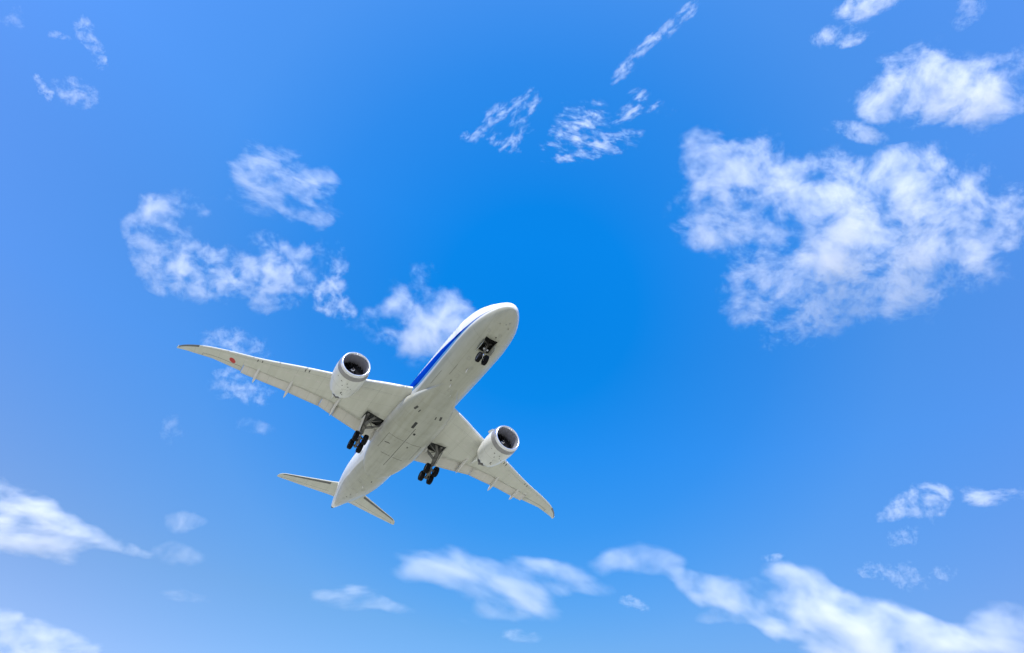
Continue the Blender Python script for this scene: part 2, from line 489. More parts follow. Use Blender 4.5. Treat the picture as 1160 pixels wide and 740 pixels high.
def flat_strip(name, pts, width, zf, m, parent, thick=.012):
    """thin sealant strip or mark laid along points (x, y) of a surface z = zf(x, y)"""
    bm = bmesh.new()
    rings = []
    for i, (x, y) in enumerate(pts):
        a = pts[max(0, i - 1)]; b = pts[min(len(pts) - 1, i + 1)]
        d = Vector((b[0] - a[0], b[1] - a[1])).normalized(); n_ = Vector((-d.y, d.x)) * width / 2
        L = (x + n_.x, y + n_.y); Q = (x - n_.x, y - n_.y)
        rings.append([Vector((*L, zf(*L) - thick)), Vector((*Q, zf(*Q) - thick)), Vector((*Q, zf(*Q) + .03)), Vector((*L, zf(*L) + .03))])
    loft(bm, rings)
    return link(name, from_bm(bm, name), m, parent, smooth=False)
def line(a, b, n=12): return [(a[0] + (b[0] - a[0]) * k / n, a[1] + (b[1] - a[1]) * k / n) for k in range(n + 1)]
flat_strip('door_seam', line((22.2, 0), (32.2, 0), 30), .055, fair_z, M_SEAM, fairing)
for s in (1, -1):
    flat_strip('panel_joint', line((25.4, s * 2.2), (29.0, s * 2.2)), .03, fair_z, M_SEAM, fairing)
    flat_strip('panel_joint', line((25.4, s * .15), (25.4, s * 2.2)), .02, fair_z, M_SEAM, fairing)
    flat_strip('panel_joint', line((29.6, s * .15), (29.6, s * 1.5)), .03, fair_z, M_SEAM, fairing)
    flat_strip('air_inlet', line((18.4, s * 1.55), (19.1, s * 1.7), 6), .26, fair_z, M_SEAM, fairing)
    flat_strip('air_inlet', line((18.7, s * 1.05), (19.2, s * 1.1), 6), .12, fair_z, M_SEAM, fairing)
flat_strip('air_outlet', line((21.0, .42), (22.3, .42), 8), .34, fair_z, M_MARK, fairing)
flat_strip('drain_mast', line((23.1, -.32), (23.35, -.32), 4), .22, fair_z, M_MARK, fairing, .1)
flat_strip('access_panel', line((27.1, 1.3), (27.3, 1.95), 4), .12, fair_z, M_SEAM, fairing)
flat_strip('access_panel', line((26.2, -.8), (26.5, -.8), 4), .16, fair_z, M_SEAM, fairing)

# little things under the fuselage: blade antennas, drains, probes
def blade(x, y, h, c, name, m, parent, zf):
    bm = bmesh.new()
    z = zf(x, y)
    prof = lambda cx, ch, zz: [Vector((cx + ch * (u - .5), y + v * ch * .09, zz)) for u, v in ((0, 0), (.2, 1), (.6, .8), (1, 0), (.6, -.8), (.2, -1))]
    loft(bm, [prof(x, c, z + .03), prof(x + h * .45, c * .55, z - h)])
    link(name, from_bm(bm, name), m, parent)
for (x, y, h, c) in ((9.2, .0, .34, .5), (12.6, .25, .3, .4), (39.6, 0, .34, .5), (43.0, -.2, .26, .36), (14.3, -.6, .16, .3)):
    blade(x, y, h, c, 'antenna', M_WHITE, fuselage, fus_z)
for (x, y, h, c) in ((1.75, .35, .12, .12), (1.95, -.75, .12, .14), (1.55, -.25, .1, .1), (1.35, -.55, .1, .1), (7.6, -.9, .14, .2), (44.6, .3, .2, .3)):
    blade(x, y, h, c, 'probe', M_DARK, fuselage, fus_z)
flat_strip('panel_joint', line((9.4, 1.1), (11.4, 1.1), 10), .025, fus_z, M_SEAM, fuselage)
flat_strip('cargo_door_joint', line((12.0, 1.9), (14.8, 1.9), 10), .02, fus_z, M_SEAM, fuselage)

for x, y, a, b in ((7.4, .5, .5, .3), (8.6, -.45, .35, .3), (10.6, .2, .6, .35), (13.4, -.3, .4, .4), (38.6, .6, .6, .4), (40.8, -.7, .5, .4), (42.2, .5, .4, .35), (45.6, -.3, .5, .3), (47.6, .25, .7, .3), (2.9, -.6, .3, .25), (3.0, .7, .3, .25)):
    for p, q in (((x, y), (x + a, y)), ((x, y + b), (x + a, y + b)), ((x, y), (x, y + b)), ((x + a, y), (x + a, y + b))):
        flat_strip('panel_joint', line(p, q, 4), .022, fus_z, M_RING, fuselage, .008)
for x, y, l, wd in ((3.35, -.2, .16, .14), (11.9, .55, .22, .12), (37.6, -.5, .3, .16), (46.4, .3, .25, .14)):
    flat_strip('drain_outlet', line((x, y), (x + l, y), 3), wd, fus_z, M_SEAM, fuselage)

# ---------------------------------------------------------------- wings
LEP = [(2.2, 18.15), (3.35, 18.9), (5.42, 20.05), (7.41, 21.3), (10, 22.85), (14.2, 25.35), (19.2, 28.72), (24.7, 32.3), (27.2, 34.35), (28.45, 35.85), (29.3, 37.1), (29.75, 37.95), (29.95, 38.45)]
TEP = [(2.2, 30.4), (3.35, 30.3), (5.42, 30.05), (10.8, 29.65), (16, 31.25), (21.1, 33.42), (24.9, 34.75), (27.2, 36.15), (28.45, 37.15), (29.3, 38.0), (29.75, 38.5), (29.95, 38.72)]
HNG = [(2.2, 28.3), (6, 28.35), (10, 28.25), (13.8, 29.1), (19.7, 31.3), (21.1, 31.85), (27, 35.5)]
TCP = [(2.2, 1.40), (3, 1.35), (10, .85), (20, .42), (27, .22), (29, .12), (29.95, .03)]
def f_(P, y): return lerp(y, [p[0] for p in P], [p[1] for p in P])
def sm_(P, y): return smooth_lerp(y, [p[0] for p in P], [p[1] for p in P])
def zwing(y): return -1.3 + .10 * (y - 3.2) + .0036 * (y - 3.2)**2 + max(0, y - 27)**1.5 * .1
def yt(s): return 5 * (.2969 * math.sqrt(max(s, 0)) - .126 * s - .3516 * s * s + .2843 * s**3 - .1036 * s**4)
def wing_z(y, x, up):
    le, te = sm_(LEP, y), f_(TEP, y)
    t = f_(TCP, y)
    s = min(1, max(0, (x - le) / (te - le)))
    z0 = zwing(y) - .1 + .475 * t - (.475 * t) * max(0, s - .35) / .65 * 1.0
    return z0 + (yt(s) * t * 1.02 if up else -yt(s) * t * .95)
SLO = [0, .004, .012, .03, .06, .10, .16, .24, .33, .43, .53, .63, .73, .82, .9, 1.0]
def wing_ring(y, sgn, flap):
    le, te, h = sm_(LEP, y), f_(TEP, y), f_(HNG, y)
    c = te - le
    if flap:
        sh = (h - le) / c; su = sh + .085
    else:
        sh, su = .985, .985
    up = [Vector((le + c * s * su, sgn * y, wing_z(y, le + c * s * su, True))) for s in SLO]
    lo = [Vector((le + c * s * sh, sgn * y, wing_z(y, le + c * s * sh, False))) for s in SLO]
    if flap:
        cove = Vector((h + .02, sgn * y, wing_z(y, h, True) - .10))
        tip = Vector((up[-1].x, sgn * y, up[-1].z - .05))
        ext = [tip, cove]
    else:
        ext = [up[-1].lerp(lo[-1], .33), up[-1].lerp(lo[-1], .66)]
    return up + ext + lo[::-1][:-1]

def surf_piece(sgn, ya, yb, fa, fb, name, m, parent, n=8, thick=.12, z_off=0.0):
    """control surface: a small aerofoil lofted between two span stations; fa(y) gives its leading point, fb(y) its trailing point"""
    bm = bmesh.new()
    rings = []
    for k in range(n + 1):
        y = ya + (yb - ya) * k / n
        A, B = Vector(fa(y)), Vector(fb(y))
        c = (B - A).length
        nrm_ = Vector((0, 0, 1))
        S = [0, .02, .07, .16, .3, .5, .75, 1.0]
        up = [A.lerp(B, s) + nrm_ * (yt(s) * thick * c * 1.1 + .006) for s in S]
        lo = [A.lerp(B, s) - nrm_ * (yt(s) * thick * c * .8 + .006) for s in S]
        rings.append([Vector((p.x, sgn * p.y, p.z)) for p in up + lo[::-1][:-1]])
    loft(bm, rings)
    return link(name, from_bm(bm, name), m, parent)

def make_wing(sgn):
    bm = bmesh.new()
    rings = []
    for y in (2.2, 3.0, 3.8, 4.8, 5.8, 7, 8.2, 9.4, 10.6, 12, 13.4, 14.8, 16.2, 17.6, 19, 20.2, 21.2):
        rings.append(wing_ring(y, sgn, True))
    for y in (21.22, 22.5, 23.8, 25, 26.1, 27.0, 27.7, 28.3, 28.8, 29.2, 29.5, 29.75, 29.9):
        rings.append(wing_ring(y, sgn, False))
    loft(bm, rings)
    o = link('wing', from_bm(bm, 'wing'), [M_WING, M_BAY], jet)
    cut(o, (26.75, sgn * 4.25, -1.75), (1.75, 2.7, 1.15))
    bm = bmesh.new(); bm.from_mesh(o.data)
    bmesh.ops.recalc_face_normals(bm, faces=bm.faces); bm.to_mesh(o.data); bm.free()
    for p in o.data.polygons:
        p.use_smooth = p.material_index == 0
    for e in o.data.edges: pass
    return o

def slat(o, sgn, ya, yb, s1=.13, s2=.10, m=M_SLAT, name='slat', n=10, g=.012):
    """nose skin standing proud of the wing's leading edge"""
    bm = bmesh.new()
    rings = []
    S = [1, .7, .45, .25, .1, .03, 0]
    for k in range(n + 1):
        y = ya + (yb - ya) * k / n
        le, te = sm_(LEP, y), f_(TEP, y)
        c = te - le
        s1_ = s1 / c
        lo = [(le + c * s1_ * s, wing_z(y, le + c * s1_ * s, False)) for s in S]
        up = [(le + c * s2 * s, wing_z(y, le + c * s2 * s, True)) for s in S[::-1][1:]]
        path = lo + up
        out = []
        for i, (x, z) in enumerate(path):
            a = path[max(0, i - 1)]; b = path[min(len(path) - 1, i + 1)]
            tx, tz = b[0] - a[0], b[1] - a[1]
            L = math.hypot(tx, tz) or 1
            nx, nz = -tz / L, tx / L
            if i < 6 and nz > 0 and nx > 0: nx, nz = -nx, -nz
            out.append((x, z, nx, nz))
        rings.append([Vector((x + nx * g, sgn * y, z + nz * g)) for x, z, nx, nz in out] + [Vector((x - nx * .02, sgn * y, z - nz * .02)) for x, z, nx, nz in out[::-1]])
    loft(bm, rings)
    return link(name, from_bm(bm, name), m, o)

def droop(y): return lerp(y, [2.2, 10, 21.2], [.62, .58, .20])
def dress_wing(o, sgn):
    # slats
    for a, b in ((3.75, 8.6), (11.3, 14.2), (14.24, 17.3), (17.34, 20.4), (20.44, 23.5), (23.54, 26.7)):
        slat(o, sgn, a, b)
    slat(o, sgn, 27.15, 29.7, .30, .05, M_EDGE, 'leading_edge_cap', 14, .010)
    # flaps, flaperon, aileron
    def lead(y): 
        h = f_(HNG, y); return (h + .10, y, wing_z(y, h, False) + .10)
    def trail(y): return (f_(TEP, y), y, zwing(y) - .1 - droop(y))
    surf_piece(sgn, 2.95, 8.95, lead, trail, 'flap', M_FLAP, o)
    surf_piece(sgn, 8.98, 10.91, lead, lambda y: (f_(TEP, y), y, zwing(y) - .1 - droop(y)), 'flaperon', M_FLAP, o, 3)
    surf_piece(sgn, 10.95, 21.15, lead, trail, 'flap', M_FLAP, o, 12)
    # aileron outline and hinge joint on the lower skin
    def lower(x, y): return wing_z(abs(y), x, False)
    ha = lambda y: f_(TEP, y) - .30 * (f_(TEP, y) - sm_(LEP, y))
    flat_strip('aileron_joint', [(ha(y), sgn * y) for y in (21.4, 22.4, 23.4, 24.4, 25.4, 26.4)], .035, lower, M_SEAM, o)
    flat_strip('aileron_joint', line((ha(26.4), sgn * 26.4), (f_(TEP, 26.4) - .04, sgn * 26.4), 4), .03, lower, M_SEAM, o)
    # spar joint and fuel tank covers
    flat_strip('spar_joint', [(sm_(LEP, y) + .13 * (f_(TEP, y) - sm_(LEP, y)), sgn * y) for y in (4.4, 6, 8, 11.6, 13, 15, 17, 19, 21, 23, 25, 26.6)], .022, lower, M_RING, o, .006)
    for k in range(15):
        y = 6.2 + k * 1.25
        if 9.0 < y < 11.2: continue
        x = sm_(LEP, y) + .42 * (f_(HNG, y) - sm_(LEP, y))
        bm = bmesh.new()
        rr = []
        for q in range(20):
            a = 2 * PI * q / 20
            px, py = x + .13 * math.cos(a) + .36 * math.sin(a) * .55, y + .36 * math.sin(a)
            rr.append((px, py))
        top = [bm.verts.new((px, sgn * py, lower(px, py) + .01)) for px, py in rr]
        bot = [bm.verts.new((px, sgn * py, lower(px, py) - .006)) for px, py in rr]
        bm.faces.new(bot)
        for i in range(20): bm.faces.new((top[i], top[(i + 1) % 20], bot[(i + 1) % 20], bot[i]))
        link('tank_cover', from_bm(bm, 'tank_cover'), M_FLAP, o, smooth=False)
    # slat track slots
    for y in (13.9, 14.35, 19.3, 19.85):
        x = sm_(LEP, y) + .20
        flat_strip('slat_track', line((x, sgn * y), (x + .36, sgn * (y + .02)), 3), .10, lower, M_MARK, o)
    # flap track fairings
    for y, tipx, ln, hgt in ((9.15, 29.95, 3.6, .46), (15.05, 31.9, 3.2, .42), (19.27, 33.4, 2.9, .36)):
        bm = bmesh.new()
        x0 = tipx - ln
        P = [(0, .02, .02, .0), (.06, .10, .10, .05), (.2, .17, .28, .16), (.4, .20, .46, .30), (.6, .20, .52, .36), (.78, .155, .42, .34), (.92, .08, .22, .26), (1.0, .015, .03, .20)]
        rings = []
        for q in range(15):
            u = q / 14
            wd, ht = (smooth_lerp(u, [p[0] for p in P], [p[i] for p in P]) for i in (1, 2))
            x = x0 + ln * u
            te = f_(TEP, y); h = f_(HNG, y)
            zt = wing_z(y, x, False) + .06 if x < h else (wing_z(y, h, False) + .04 - (x - h) * (droop(y) + .1) / (te - h) * .9)
            ring = []
            for r_ in range(16):
                a = 2 * PI * r_ / 16
                zz = math.sin(a)
                ring.append(Vector((x, sgn * (y + wd * math.cos(a)), zt + (zz * .08 if zz > 0 else zz * ht * hgt / .5))))
            rings.append(ring)
        loft(bm, rings)
        link('flap_track_fairing', from_bm(bm, 'flap_track_fairing'), M_FAIR, o)
    # wing root light
    for yy in (3.42, 3.72):
        bm = bmesh.new()
        x = sm_(LEP, yy)
        bmesh.ops.create_uvsphere(bm, u_segments=12, v_segments=8, radius=.1, matrix=Matrix.Translation((x + .02, sgn * yy, wing_z(yy, x, False))))
        link('landing_light', from_bm(bm, 'landing_light'), M_LIGHT, o)
    # tip light
    bm = bmesh.new()
    bmesh.ops.create_uvsphere(bm, u_segments=12, v_segments=8, radius=1, matrix=Matrix.Translation((38.0, sgn * 29.74, wing_z(29.74, 38.0, False) + .02)) @ Matrix.Diagonal((.28, .07, .06, 1)))
    link('tip_light', from_bm(bm, 'tip_light'), M_LIGHT, o)

wing_s = make_wing(1); dress_wing(wing_s, 1)
wing_p = make_wing(-1); dress_wing(wing_p, -1)
# red disc under the starboard wing
bm = bmesh.new()
n = 40
cx, cyy, rr = 32.52, 22.66, .43
prev = None
for ri in range(0, 5):
    r_ = rr * ri / 4
    cur = [bm.verts.new((cx + r_ * math.cos(2 * PI * k / n), cyy + r_ * math.sin(2 * PI * k / n), wing_z(cyy + r_ * math.sin(2 * PI * k / n), cx + r_ * math.cos(2 * PI * k / n), False) - .006)) for k in range(n)] if ri else [bm.verts.new((cx, cyy, wing_z(cyy, cx, False) - .006))]
    if prev:
        for k in range(n):
            if len(prev) == 1: bm.faces.new((prev[0], cur[k], cur[(k + 1) % n]))
            else: bm.faces.new((prev[k], cur[k], cur[(k + 1) % n], prev[(k + 1) % n]))
    prev = cur
lowr = [bm.verts.new(v.co + Vector((0, 0, .02))) for v in prev]
for k in range(n): bm.faces.new((prev[k], lowr[k], lowr[(k + 1) % n], prev[(k + 1) % n]))
rd = link('roundel', from_bm(bm, 'roundel'), M_RED, wing_s, smooth=False)
rd['label'] = 'plain red disc painted under the wing'

# ---------------------------------------------------------------- engines
def make_engine(sgn):
    org = Vector((17.44, sgn * 10.05, -2.2))
    ax = Vector((1, -sgn * .02, -.03)).normalized()
    bm = bmesh.new()
    outer = [(.95, 1.835), (1.3, 1.862), (1.8, 1.875), (2.4, 1.86), (3.0, 1.82), (3.6, 1.745), (4.2, 1.635), (4.7, 1.53)]
    inner = [(4.7, 1.47), (4.2, 1.5), (3.4, 1.5), (2.4, 1.48), (1.9, 1.46)]
    nn = 72
    vs = revolve(bm, outer, org, ax, nn)
    # chevrons round the fan nozzle
    u = Vector((0, 0, 1)); u = (u - u.dot(ax) * ax).normalized(); v = ax.cross(u)
    che_o, che_i = [], []
    for k in range(nn):
        t = 2 * PI * k / nn
        ph = (k % 4) / 4
        ex = .30 * (1 - abs(2 * ph - 1))
        rad = 1.53 - (.12 + ex) * .22
        d = u * math.cos(t) + v * math.sin(t)
        che_o.append(bm.verts.new(org + ax * (4.75 + ex) + d * rad))
        che_i.append(bm.verts.new(org + ax * (4.74 + ex) + d * (rad - .03)))
    vi = revolve(bm, inner, org, ax, nn)
    for a, b in ((vs[-1], che_o), (che_o, che_i), (che_i, vi[0])):
        for i in range(nn):
            j = (i + 1) % nn
            bm.faces.new((a[i], a[j], b[j], b[i]))
    e = link('engine', from_bm(bm, 'engine'), M_COWL, jet)
    # lip, ring, duct
    bm = bmesh.new()
    revolve(bm, [(.30, 1.757), (.2, 1.73), (.1, 1.69), (.04, 1.65), (.005, 1.605), (0, 1.57), (.015, 1.53), (.06, 1.49), (.14, 1.455), (.24, 1.435)], org, ax, 72)
    link('inlet_lip', from_bm(bm, 'inlet_lip'), M_LIP, e)
    bm = bmesh.new()
    revolve(bm, [(.31, 1.757), (.5, 1.79), (.75, 1.82), (.94, 1.834)], org, ax, 72)
    link('inlet_ring', from_bm(bm, 'inlet_ring'), M_RING, e)
    bm = bmesh.new()
    revolve(bm, [(.245, 1.434), (.5, 1.415), (.9, 1.42), (1.3, 1.44), (1.9, 1.455)], org, ax, 72)
    link('inlet_duct', from_bm(bm, 'inlet_duct'), M_DUCT, e)
    # fan: eighteen swept blades before a dark stator disc
    bm = bmesh.new()
    revolve(bm, [(1.85, 1.45), (1.85, .3)], org, ax, 48)
    for k in range(18):
        t0 = 2 * PI * k / 18
        rows = []
        for q in range(7):
            r_ = .36 + (1.42 - .36) * q / 6
            sweep = .10 * math.sin(q / 6 * PI) - .12 * (q / 6)**2
            twist = .75 - .42 * q / 6
            half = .16 * (1.05 - .2 * q / 6) + .02
            row = []
            for w_ in (-1, 1):
                t = t0 + sweep + w_ * half * math.cos(twist) / r_ * .9
                a = 1.55 + w_ * half * (0.65 + .5 * twist) * .8 + .05 * q / 6
                row.append(bm.verts.new(org + ax * a + (u * math.cos(t) + v * math.sin(t)) * r_))
            rows.append(row)
        for a, b in zip(rows, rows[1:]):
            bm.faces.new((a[0], a[1], b[1], b[0]))
    link('fan', from_bm(bm, 'fan', False), M_FAN, e)
    bm = bmesh.new()
    revolve(bm, [(.90, 0), (.93, .06), (1.0, .125), (1.12, .21), (1.28, .29), (1.45, .35), (1.6, .385)], org, ax, 36)
    sp_ = link('spinner', from_bm(bm, 'spinner'), M_FAN, e)
    bm = bmesh.new()
    rings = []
    for q in range(26):
        t = R(-40) + R(300) * q / 25
        r_ = .10 + .13 * q / 25
        wd = .032
        ar = lambda r: lerp(r, [0, .06, .125, .21, .29, .35], [.90, .93, 1.0, 1.12, 1.28, 1.45])
        P = lambda r, off: org + ax * (ar(r) + off) + (u * math.cos(t) + v * math.sin(t)) * r
        rings.append([P(r_ - wd, -.012), P(r_ + wd, -.012), P(r_ + wd, .03), P(r_ - wd, .03)])
    loft(bm, rings)
    link('spinner_spiral', from_bm(bm, 'spinner_spiral'), M_WHITE, e, smooth=False)
    # core nozzle and plug
    bm = bmesh.new()
    revolve(bm, [(3.6, 1.12), (4.6, 1.02), (5.5, .84), (6.2, .68), (6.19, .64), (5.6, .66), (5.4, .66)], org, ax, 40)
    link('exhaust_nozzle', from_bm(bm, 'exhaust_nozzle'), M_HOT, e)
    bm = bmesh.new()
    revolve(bm, [(5.3, .5), (5.9, .46), (6.5, .30), (7.1, .08), (7.15, 0)], org, ax, 28)
    link('exhaust_cone', from_bm(bm, 'exhaust_cone'), M_HOT, e)
    # pylon between the cowl's top and the wing
    bm = bmesh.new()
    rings = []
    ye = 10.05
    for x, zb, zt, hw in ((19.2, -.42, -.34, .03), (19.8, -.6, -.12, .16), (21.0, -.9, .12, .26), (22.4, -1.1, .22, .30), (23.4, -1.15, .05, .30), (24.4, -1.2, -.1, .28), (25.6, -1.05, -.2, .22), (26.8, -.85, -.3, .12), (27.8, -.66, -.4, .03)):
        if x > 22.9: zt = wing_z(ye, x, False) + .12
        rings.append([Vector((x, sgn * (ye + dy * hw), z)) for dy, z in ((-1, zb + .05), (-.6, zb), (.6, zb), (1, zb + .05), (1, zt - .05), (.6, zt), (-.6, zt), (-1, zt - .05))])
    loft(bm, rings)
    link('pylon', from_bm(bm, 'pylon'), M_COWL, e)
    # vortex strake on the inboard shoulder
    bm = bmesh.new()
    a = R(48)
    d = (u * math.sin(a) + Vector((0, -sgn, 0)) * math.cos(a)).normalized()
    nrm_ = ax.cross(d).normalized() * .018
    prof = [(1.35, 1.84), (1.75, 2.16), (2.5, 2.34), (2.62, 2.30), (2.66, 1.82)]
    loft(bm, [[org + ax * p + d * q + nrm_ for p, q in prof], [org + ax * p + d * q - nrm_ for p, q in prof]])
    link('strake', from_bm(bm, 'strake'), M_COWL, e, smooth=False)
    # latches, drains and stencil blocks under the cowl
    for (aa, th, la, wa) in ((1.5, -92, .14, .10), (1.55, -70, .1, .16), (2.0, -100, .12, .12), (2.1, -80, .18, .07), (2.9, -88, .1, .05), (3.4, -90, .42, .12), (3.9, -97, .12, .12), (1.4, -50, .07, .1), (2.3, -112, .1, .09)):
        rad = lerp(aa, [p[0] for p in outer], [p[1] for p in outer]) + .006
        bm = bmesh.new()
        rings = []
        for q in range(4):
            a_ = aa + la * q / 3
            r2 = lerp(a_, [p[0] for p in outer], [p[1] for p in outer])
            w2 = wa / r2 / 2
            ring = []
            for t, rr_ in ((-w2, .008), (w2, .008), (w2, -.03), (-w2, -.03)):
                t = R(th) + t
                dd = Vector((0, math.cos(t), math.sin(t)))
                ring.append(org + ax * a_ + dd * (r2 + rr_))
            rings.append(ring)
        loft(bm, rings)
        link('cowl_latch', from_bm(bm, 'cowl_latch'), M_SEAM, e, smooth=False)
    bm = bmesh.new()
    for aa in (2.75,):
        pts = []
        r2 = lerp(aa, [p[0] for p in outer], [p[1] for p in outer])
        rr2 = [[org + ax * (aa + da) + (u * math.cos(2 * PI * k / 60) + v * math.sin(2 * PI * k / 60)) * (r2 + g_) for da, g_ in ((0, .004), (.02, .004), (.02, -.03), (0, -.03))] for k in range(61)]
        loft(bm, rr2, False, False)
    link('cowl_joint', from_bm(bm, 'cowl_joint'), M_RING, e, smooth=False)
    return e
make_engine(1)
make_engine(-1)

# ---------------------------------------------------------------- tail
def make_tailplane(sgn):
    LE_ = [(.5, 47.3), (1.8, 48.15), (2.4, 48.6), (9.0, 52.75), (9.5, 53.2), (9.8, 53.75), (9.95, 54.3)]
    TE_ = [(.5, 52.4), (1.8, 52.6), (5.6, 53.65), (9.5, 54.62), (9.8, 54.66), (9.95, 54.62)]
    def ring(y, g=0):
        le, te = f_(LE_, y), f_(TE_, y)
        c = te - le
        z0 = 1.0 + .072 * y
        t = .10 * c
        S = [0, .004, .015, .04, .09, .17, .28, .42, .58, .76, 1.0]
        up = [Vector((le + c * s, sgn * y, z0 + yt(s) * t + .008)) for s in S]
        lo = [Vector((le + c * s, sgn * y, z0 - yt(s) * t - .008)) for s in S]
        return up + lo[::-1][:-1]
    bm = bmesh.new()
    loft(bm, [ring(y) for y in (.5, 1.2, 1.8, 2.6, 3.6, 4.8, 6, 7.2, 8.2, 9.0, 9.5, 9.8, 9.95)])
    o = link('horizontal_stabilizer', from_bm(bm, 'horizontal_stabilizer'), M_WING, jet)
    def low(x, y):
        y = abs(y); le, te = f_(LE_, y), f_(TE_, y); c = te - le
        s = min(1, max(0, (x - le) / c))
        return 1.0 + .072 * y - yt(s) * .1 * c - .008
    # dark grey strip just behind the nose
    bm = bmesh.new(); rings = []
    for k in range(15):
        y = 2.75 + (9.3 - 2.75) * k / 14
        le, te = f_(LE_, y), f_(TE_, y); c = te - le
        pts = [(le + c * s, low(le + c * s, y)) for s in (.035, .07, .11, .15)]
        rings.append([Vector((x, sgn * y, z - .008)) for x, z in pts] + [Vector((x, sgn * y, z + .01)) for x, z in pts[::-1]])
    loft(bm, rings)
    link('leading_edge_strip', from_bm(bm, 'leading_edge_strip'), M_EDGE, o)
    hx = lambda y: f_(TE_, y) - .30 * (f_(TE_, y) - f_(LE_, y))
    flat_strip('elevator_joint', [(hx(y), sgn * y) for y in (2.2, 4, 6, 8, 9.3)], .03, low, M_SEAM, o, .006)
    flat_strip('elevator_joint', line((hx(9.3), sgn * 9.3), (f_(TE_, 9.3) - .03, sgn * 9.3), 4), .03, low, M_SEAM, o, .006)
    return o
make_tailplane(1)
make_tailplane(-1)
bm = bmesh.new()
rings = []
for z, le, te in ((2.0, 42.3, 52.5), (2.9, 43.6, 52.55), (3.4, 44.6, 52.6), (5, 45.9, 53.05), (8, 48.3, 53.9), (10.5, 50.3, 54.6), (11.8, 51.4, 54.95), (12.3, 52.2, 55.05), (12.45, 53.2, 55.0)):
    c = te - le; t = .10 * c
    S = [0, .004, .015, .04, .09, .17, .28, .42, .58, .76, 1.0]
    rings.append([Vector((le + c * s, yt(s) * t + .008, z)) for s in S] + [Vector((le + c * s, -yt(s) * t - .008, z)) for s in S[::-1][:-1]])
loft(bm, rings)
fin = link('vertical_stabilizer', from_bm(bm, 'vertical_stabilizer'), M_BLUE, jet)

# ---------------------------------------------------------------- landing gear
def wheel_mesh(rad, wid):
    bm = bmesh.new()
    h = wid / 2
    prof = [(-h * .78, rad * .56), (-h, rad * .68), (-h * 1.0, rad * .82), (-h * .86, rad * .93), (-h * .62, rad * .985), (-h * .5, rad * .99), (-h * .46, rad * .972), (-h * .4, rad * .995),
            (-h * .12, rad), (-h * .08, rad * .98), (h * .08, rad * .98), (h * .12, rad), (h * .4, rad * .995), (h * .46, rad * .972), (h * .5, rad * .99), (h * .62, rad * .985), (h * .86, rad * .93), (h, rad * .82), (h, rad * .68), (h * .78, rad * .56)]
    revolve(bm, prof, (0, 0, 0), (0, 1, 0), 40)
    for sg in (1, -1):
        revolve(bm, [(sg * h * .78, rad * .56), (sg * h * .70, rad * .54), (sg * h * .45, rad * .46), (sg * h * .40, rad * .25), (sg * h * .72, rad * .20), (sg * h * .78, rad * .1), (sg * h * .78, 0)], (0, 0, 0), (0, 1, 0), 40, mat=1)
    return from_bm(bm, 'wheel')
W_MAIN = wheel_mesh(.67, .54); W_MAIN.materials.append(M_TYRE); W_MAIN.materials.append(M_RIM)
W_NOSE = wheel_mesh(.56, .42); W_NOSE.materials.append(M_TYRE); W_NOSE.materials.append(M_RIM)
for me in (W_MAIN, W_NOSE):
    for p in me.polygons: p.use_smooth = True
def wheel(me, loc, parent):
    o = bpy.data.objects.new('wheel', me); COL.objects.link(o); o.parent = parent; o.location = loc
    return o

